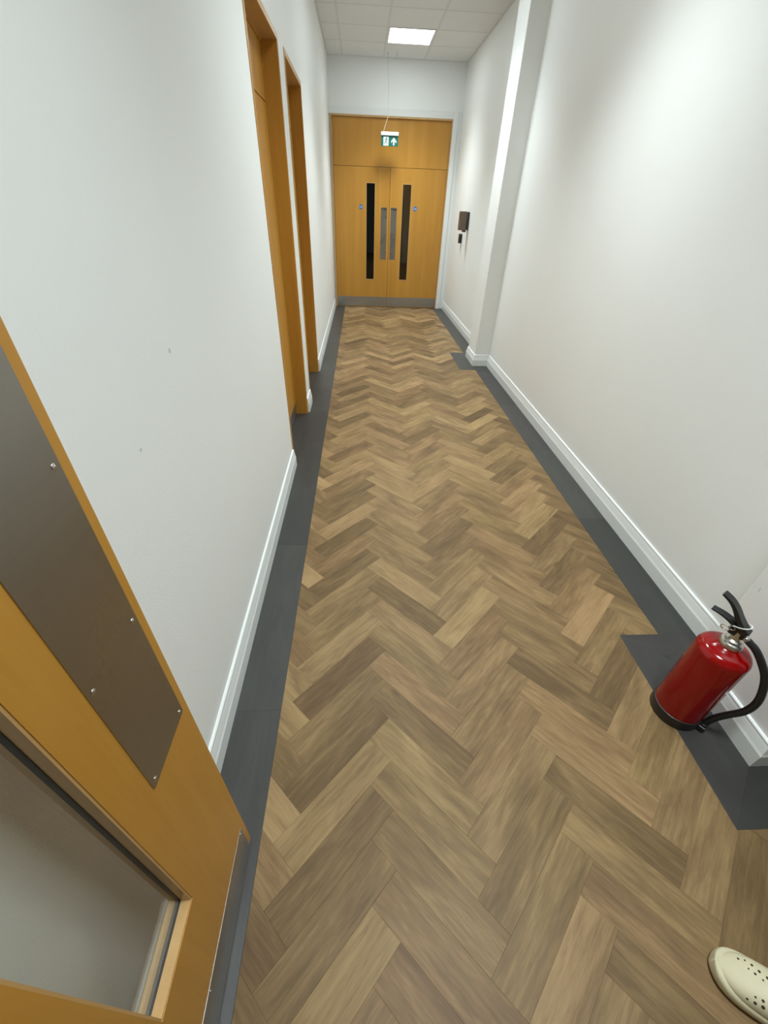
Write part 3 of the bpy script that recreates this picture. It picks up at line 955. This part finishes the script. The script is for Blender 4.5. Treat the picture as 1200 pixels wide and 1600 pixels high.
def ribbon(name, pts, wid, thick, mat, parent):
    """curved lever: centre line in local X-Z, width along local Y"""
    bm = bmesh.new()
    P = [Vector((p[0], p[1])) for p in pts]
    rings = []
    for i, p in enumerate(P):
        t = (P[min(i+1, len(P)-1)]-P[max(i-1, 0)]).normalized()
        nn = Vector((-t.y, t.x))
        f = i/(len(P)-1)
        w = wid[0]+(wid[1]-wid[0])*f; th = thick[0]+(thick[1]-thick[0])*f
        ring = []
        for sy, sn in ((-1, -1), (1, -1), (1, 0.55), (0.75, 1), (-0.75, 1), (-1, 0.55)):
            q = p+nn*sn*th/2
            ring.append(bm.verts.new((q.x, sy*w/2, q.y)))
        rings.append(ring)
    k = 6
    for a, b in zip(rings, rings[1:]):
        for j in range(k):
            bm.faces.new((a[j], a[(j+1) % k], b[(j+1) % k], b[j]))
    bm.faces.new(rings[0][::-1]); bm.faces.new(rings[-1])
    o = finish(name, bm, mat, parent)
    smooth_angle(o, 40)
    return o
up = [(v.x, v.y) for v in catmull([(0.014, 0.472, 0), (-0.002, 0.486, 0), (-0.022, 0.507, 0), (-0.042, 0.532, 0), (-0.064, 0.551, 0), (-0.090, 0.563, 0)], 4)]
ribbon('squeeze_lever', up, (0.032, 0.026), (0.022, 0.009), 'black_paint', ex)
lo = [(v.x, v.y) for v in catmull([(0.010, 0.468, 0), (-0.016, 0.478, 0), (-0.040, 0.488, 0), (-0.064, 0.493, 0), (-0.092, 0.494, 0)], 4)]
ribbon('carry_handle', lo, (0.030, 0.024), (0.016, 0.005), 'black_paint', ex)
# safety pin with ring, white tamper tie
bm = bmesh.new()
tube(bm, [(-0.026, -0.020, 0.472), (-0.026, 0.020, 0.472)], 0.002, 8)
finish('safety_pin', bm, 'chrome', ex)
bm = bmesh.new()
cx_, cz_ = -0.038, 0.462
tube(bm, [(-0.030+0.013*math.cos(t)*0.9-0.006, -0.021-0.006*math.sin(t), 0.466+0.013*math.sin(t)) for t in [2*math.pi*k/24 for k in range(24)]], 0.0016, 8, True)
finish('pin_ring', bm, 'chrome', ex, smooth=True)
bm = bmesh.new()
tube(bm, [(-0.022+0.008*math.cos(t), -0.016, 0.474+0.008*math.sin(t)) for t in [2*math.pi*k/20 for k in range(20)]], 0.0014, 8, True)
finish('pin_ring', bm, 'chrome', ex, smooth=True)
bm = bmesh.new()
tube(bm, [(-0.006+0.021*math.cos(t), -0.0185*math.sin(t), 0.490+0.010*math.cos(t)) for t in [2*math.pi*k/24 for k in range(24)]], 0.0019, 8, True)
finish('tamper_tie', bm, 'tie', ex, smooth=True)
# hose from valve down to the clip on the base ring
hp = [(0.026, 0, 0.451), (0.034, 0, 0.447), (0.055, 0, 0.436), (0.083, 0, 0.408), (0.113, 0, 0.366), (0.134, 0, 0.310), (0.144, 0, 0.255), (0.139, 0, 0.200), (0.120, 0, 0.150), (0.103, 0, 0.105), (0.094, 0, 0.070), (0.090, 0, 0.044)]
bm = bmesh.new(); tube(bm, catmull(hp, 6), 0.0112, 18); finish('hose', bm, 'rubber', ex, smooth=True)
bm = bmesh.new(); lathe(bm, [(0, 0.038), (0.0108, 0.038), (0.0108, 0.047), (0, 0.047)], 24, (0.0905, 0, 0)); finish('hose_ferrule', bm, 'chrome', ex, smooth=False)
bm = bmesh.new(); lathe(bm, [(0, 0.008), (0.009, 0.008), (0.012, 0.014), (0.012, 0.038), (0, 0.038)], 24, (0.091, 0, 0)); finish('nozzle', bm, 'rubber', ex)
bm = bmesh.new(); box(bm, 0.078, 0.104, -0.016, 0.016, 0.012, 0.030, 0.004); finish('hose_clip', bm, 'rubber', ex)

# ================================================================== CLOG
SH_A = math.atan2(0.57, -0.82)          # toe points this way
toe = Vector((0.866, 0.124))
L_SH = 0.268
heel_dir = Vector((0.82, -0.57)).normalized()
cl = empty('clog', (toe.x+heel_dir.x*L_SH/2, toe.y+heel_dir.y*L_SH/2, 0.0), math.atan2(heel_dir.y, heel_dir.x)+math.pi)
tag(cl, 'off-white foam clog with vent holes, toe showing at the lower right corner', 'shoe')
# local X: towards toe (+), local Y: across
def half_width(s):
    # s: 0 toe .. 1 heel
    if s < 0.34:
        q = s/0.34
        return 0.053*max(0, 1-(1-q)**2.8)**0.46
    if s < 0.70:
        q = (s-0.34)/0.36
        return 0.053-0.012*(3*q*q-2*q**3)
    q = (s-0.70)/0.30
    return (0.041)*math.sqrt(max(0, 1-max(0, (q-0.15)/0.85)**2.6))
ss = [0.0, 0.006, 0.02, 0.045, 0.08, 0.125, 0.18, 0.24, 0.31, 0.39, 0.47, 0.55, 0.63, 0.71, 0.79, 0.86, 0.92, 0.96, 0.985, 1.0]
def loft(sections):
    bm = bmesh.new()
    rings = [[bm.verts.new(p) for p in s] for s in sections]
    k = len(rings[0])
    for a, b in zip(rings, rings[1:]):
        for j in range(k):
            bm.faces.new((a[j], a[(j+1) % k], b[(j+1) % k], b[j]))
    bm.faces.new(rings[0]); bm.faces.new(rings[-1][::-1])
    return bm
K = 36
sec = []
for s in ss:
    hw = max(half_width(s), 0.004); x = L_SH*(0.5-s)
    zt = 0.034+0.006*min(1, s/0.1)
    spring = 0.008*max(0, (0.12-s)/0.12)**1.5
    ring = []
    for j in range(K):
        t = 2*math.pi*j/K
        cy = math.copysign(abs(math.cos(t))**0.55, math.cos(t)); sz = math.copysign(abs(math.sin(t))**0.55, math.sin(t))
        ring.append((x, hw*cy, spring+zt/2+0.5*zt*sz))
    sec.append(ring)
o = finish('sole', loft(sec), 'clog', cl, smooth=True)
# closed upper over the front of the foot (domed), open behind the instep
def upper_h(s):
    q = min(1, s/0.48)
    return 0.030+0.042*math.sin(min(1.0, q)*math.pi/2)**0.9
us = [0.034, 0.038, 0.048, 0.075, 0.11, 0.155, 0.205, 0.26, 0.32, 0.38, 0.44, 0.50, 0.54]
sec = []
for s in us:
    q = (s-0.03)/0.51
    hw = max(0.004, half_width(max(0.0, s-0.032))-0.0050); x = L_SH*(0.5-s); h = upper_h(max(0.0, s-0.036))
    ring = []
    n = 28
    for j in range(n+1):
        t = math.pi*j/n
        cy = math.copysign(abs(math.cos(t))**0.8, math.cos(t))
        ring.append((x, hw*cy, 0.030+(h-0.030+0.009)*math.sin(t)**0.72))
    ring.append((x, -hw*0.6, 0.018)); ring.append((x, hw*0.6, 0.018))
    sec.append(ring)
o = finish('upper', loft(sec), 'clog', cl, smooth=True); upper = o
# heel wall
bm = bmesh.new()
n = 40; rin, rout = [], []
pts_o, pts_i = [], []
for k in range(n+1):
    s = 0.52+0.48*math.sin(math.pi/2*min(1, k/(n/2))) if k <= n/2 else 0.52+0.48*math.sin(math.pi/2*min(1, (n-k)/(n/2)))
    sign = 1 if k <= n/2 else -1
    hw = half_width(min(s, 0.9995))
    pts_o.append((L_SH*(0.5-s), sign*hw, s)); pts_i.append((L_SH*(0.5-s)+(0.004 if s > 0.9 else 0), sign*max(0, hw-0.005), s))
vb, vt, wb, wt = [], [], [], []
for (x, y, s), (xi, yi, _) in zip(pts_o, pts_i):
    hh = 0.060-0.018*math.sin(math.pi*min(1, max(0, (s-0.52)/0.48)))
    vb.append(bm.verts.new((x, y, 0.02))); vt.append(bm.verts.new((x, y*0.98, hh)))
    wb.append(bm.verts.new((xi, yi, 0.02))); wt.append(bm.verts.new((xi, yi*0.98, hh)))
for i in range(n):
    bm.faces.new((vb[i], vb[i+1], vt[i+1], vt[i])); bm.faces.new((wb[i+1], wb[i], wt[i], wt[i+1]))
    bm.faces.new((vt[i], vt[i+1], wt[i+1], wt[i])); bm.faces.new((vb[i+1], vb[i], wb[i], wb[i+1]))
bm.faces.new((vb[0], vt[0], wt[0], wb[0])); bm.faces.new((vb[-1], wb[-1], wt[-1], vt[-1]))
finish('heel_wall', bm, 'clog', cl, smooth=True)
# vent holes: floor points read off the photo, dropped on to the upper
bpy.context.view_layer.update()
inv_cl = cl.matrix_world.inverted()
dg = bpy.context.evaluated_depsgraph_get()
from mathutils.bvhtree import BVHTree
bvh = BVHTree.FromObject(upper, dg)
cam_l = inv_cl @ Vector((0, 0, CAM_H))
for (hx, hy, hr) in [(920, 588, 1.6), (982, 603, 1.3), (1048, 648, 1.8), (1018, 682, 1.2), (1080, 730, 1.7), (1118, 708, 2.0), (1155, 790, 1.3), (1195, 770, 2.0),
                     (1005, 965, 1.6), (1083, 948, 1.4), (1080, 1005, 2.1), (1155, 985, 1.9), (1155, 1045, 2.4), (1240, 850, 2.0), (1270, 910, 2.0), (1235, 1060, 2.2), (1240, 1010, 2.0), (1300, 860, 2.2)]:
    u, v = 1000+hx/6, 1400+hy/6
    d = (r2*((u-600)/F_PX)+d2*((v-800)/F_PX)+fwd).normalized()
    dl = inv_cl.to_3x3() @ d
    hit, nn, _, _ = bvh.ray_cast(cam_l, dl)
    if hit is None: continue
    if nn.dot(dl) > 0: nn = -nn
    bm = bmesh.new()
    r = hr*0.00150
    lathe(bm, [(0, 0.0004), (r, 0.0003), (r, -0.002), (0, -0.002)], 14)
    h = finish('vent_hole', bm, 'hole', upper)
    h.rotation_mode = 'QUATERNION'
    h.location = hit; h.rotation_quaternion = nn.to_track_quat('Z', 'Y')

# ================================================================== scuffs on the walls
wl = bpy.data.objects['wall_left']; wr = bpy.data.objects['wall_right']
M['scuff'] = plain('grey_scuff', (0.64, 0.66, 0.64), 0.8)
def scuff(parent, x, y, z, ry, rz, sx):
    bm = bmesh.new()
    n = 18
    ring = [(ry*(1+0.25*math.sin(3*k)+0.15*math.cos(5*k))*math.cos(2*math.pi*k/n), rz*(1+0.2*math.cos(4*k))*math.sin(2*math.pi*k/n)) for k in range(n)]
    a = [bm.verts.new((x, y+p, z+q)) for p, q in ring]
    b = [bm.verts.new((x+sx, y+p, z+q)) for p, q in ring]
    bm.faces.new(a); bm.faces.new(b)
    for k in range(n):
        bm.faces.new((a[k], a[(k+1) % n], b[(k+1) % n], b[k]))
    finish('scuff_mark', bm, 'scuff', parent)
scuff(wl, XL, 0.822, 1.059, 0.0045, 0.004, 0.0002)
scuff(wl, XL, 1.09, 1.194, 0.006, 0.006, 0.0001)
scuff(wr, XP, 0.905, 0.500, 0.002, 0.010, -0.0002)
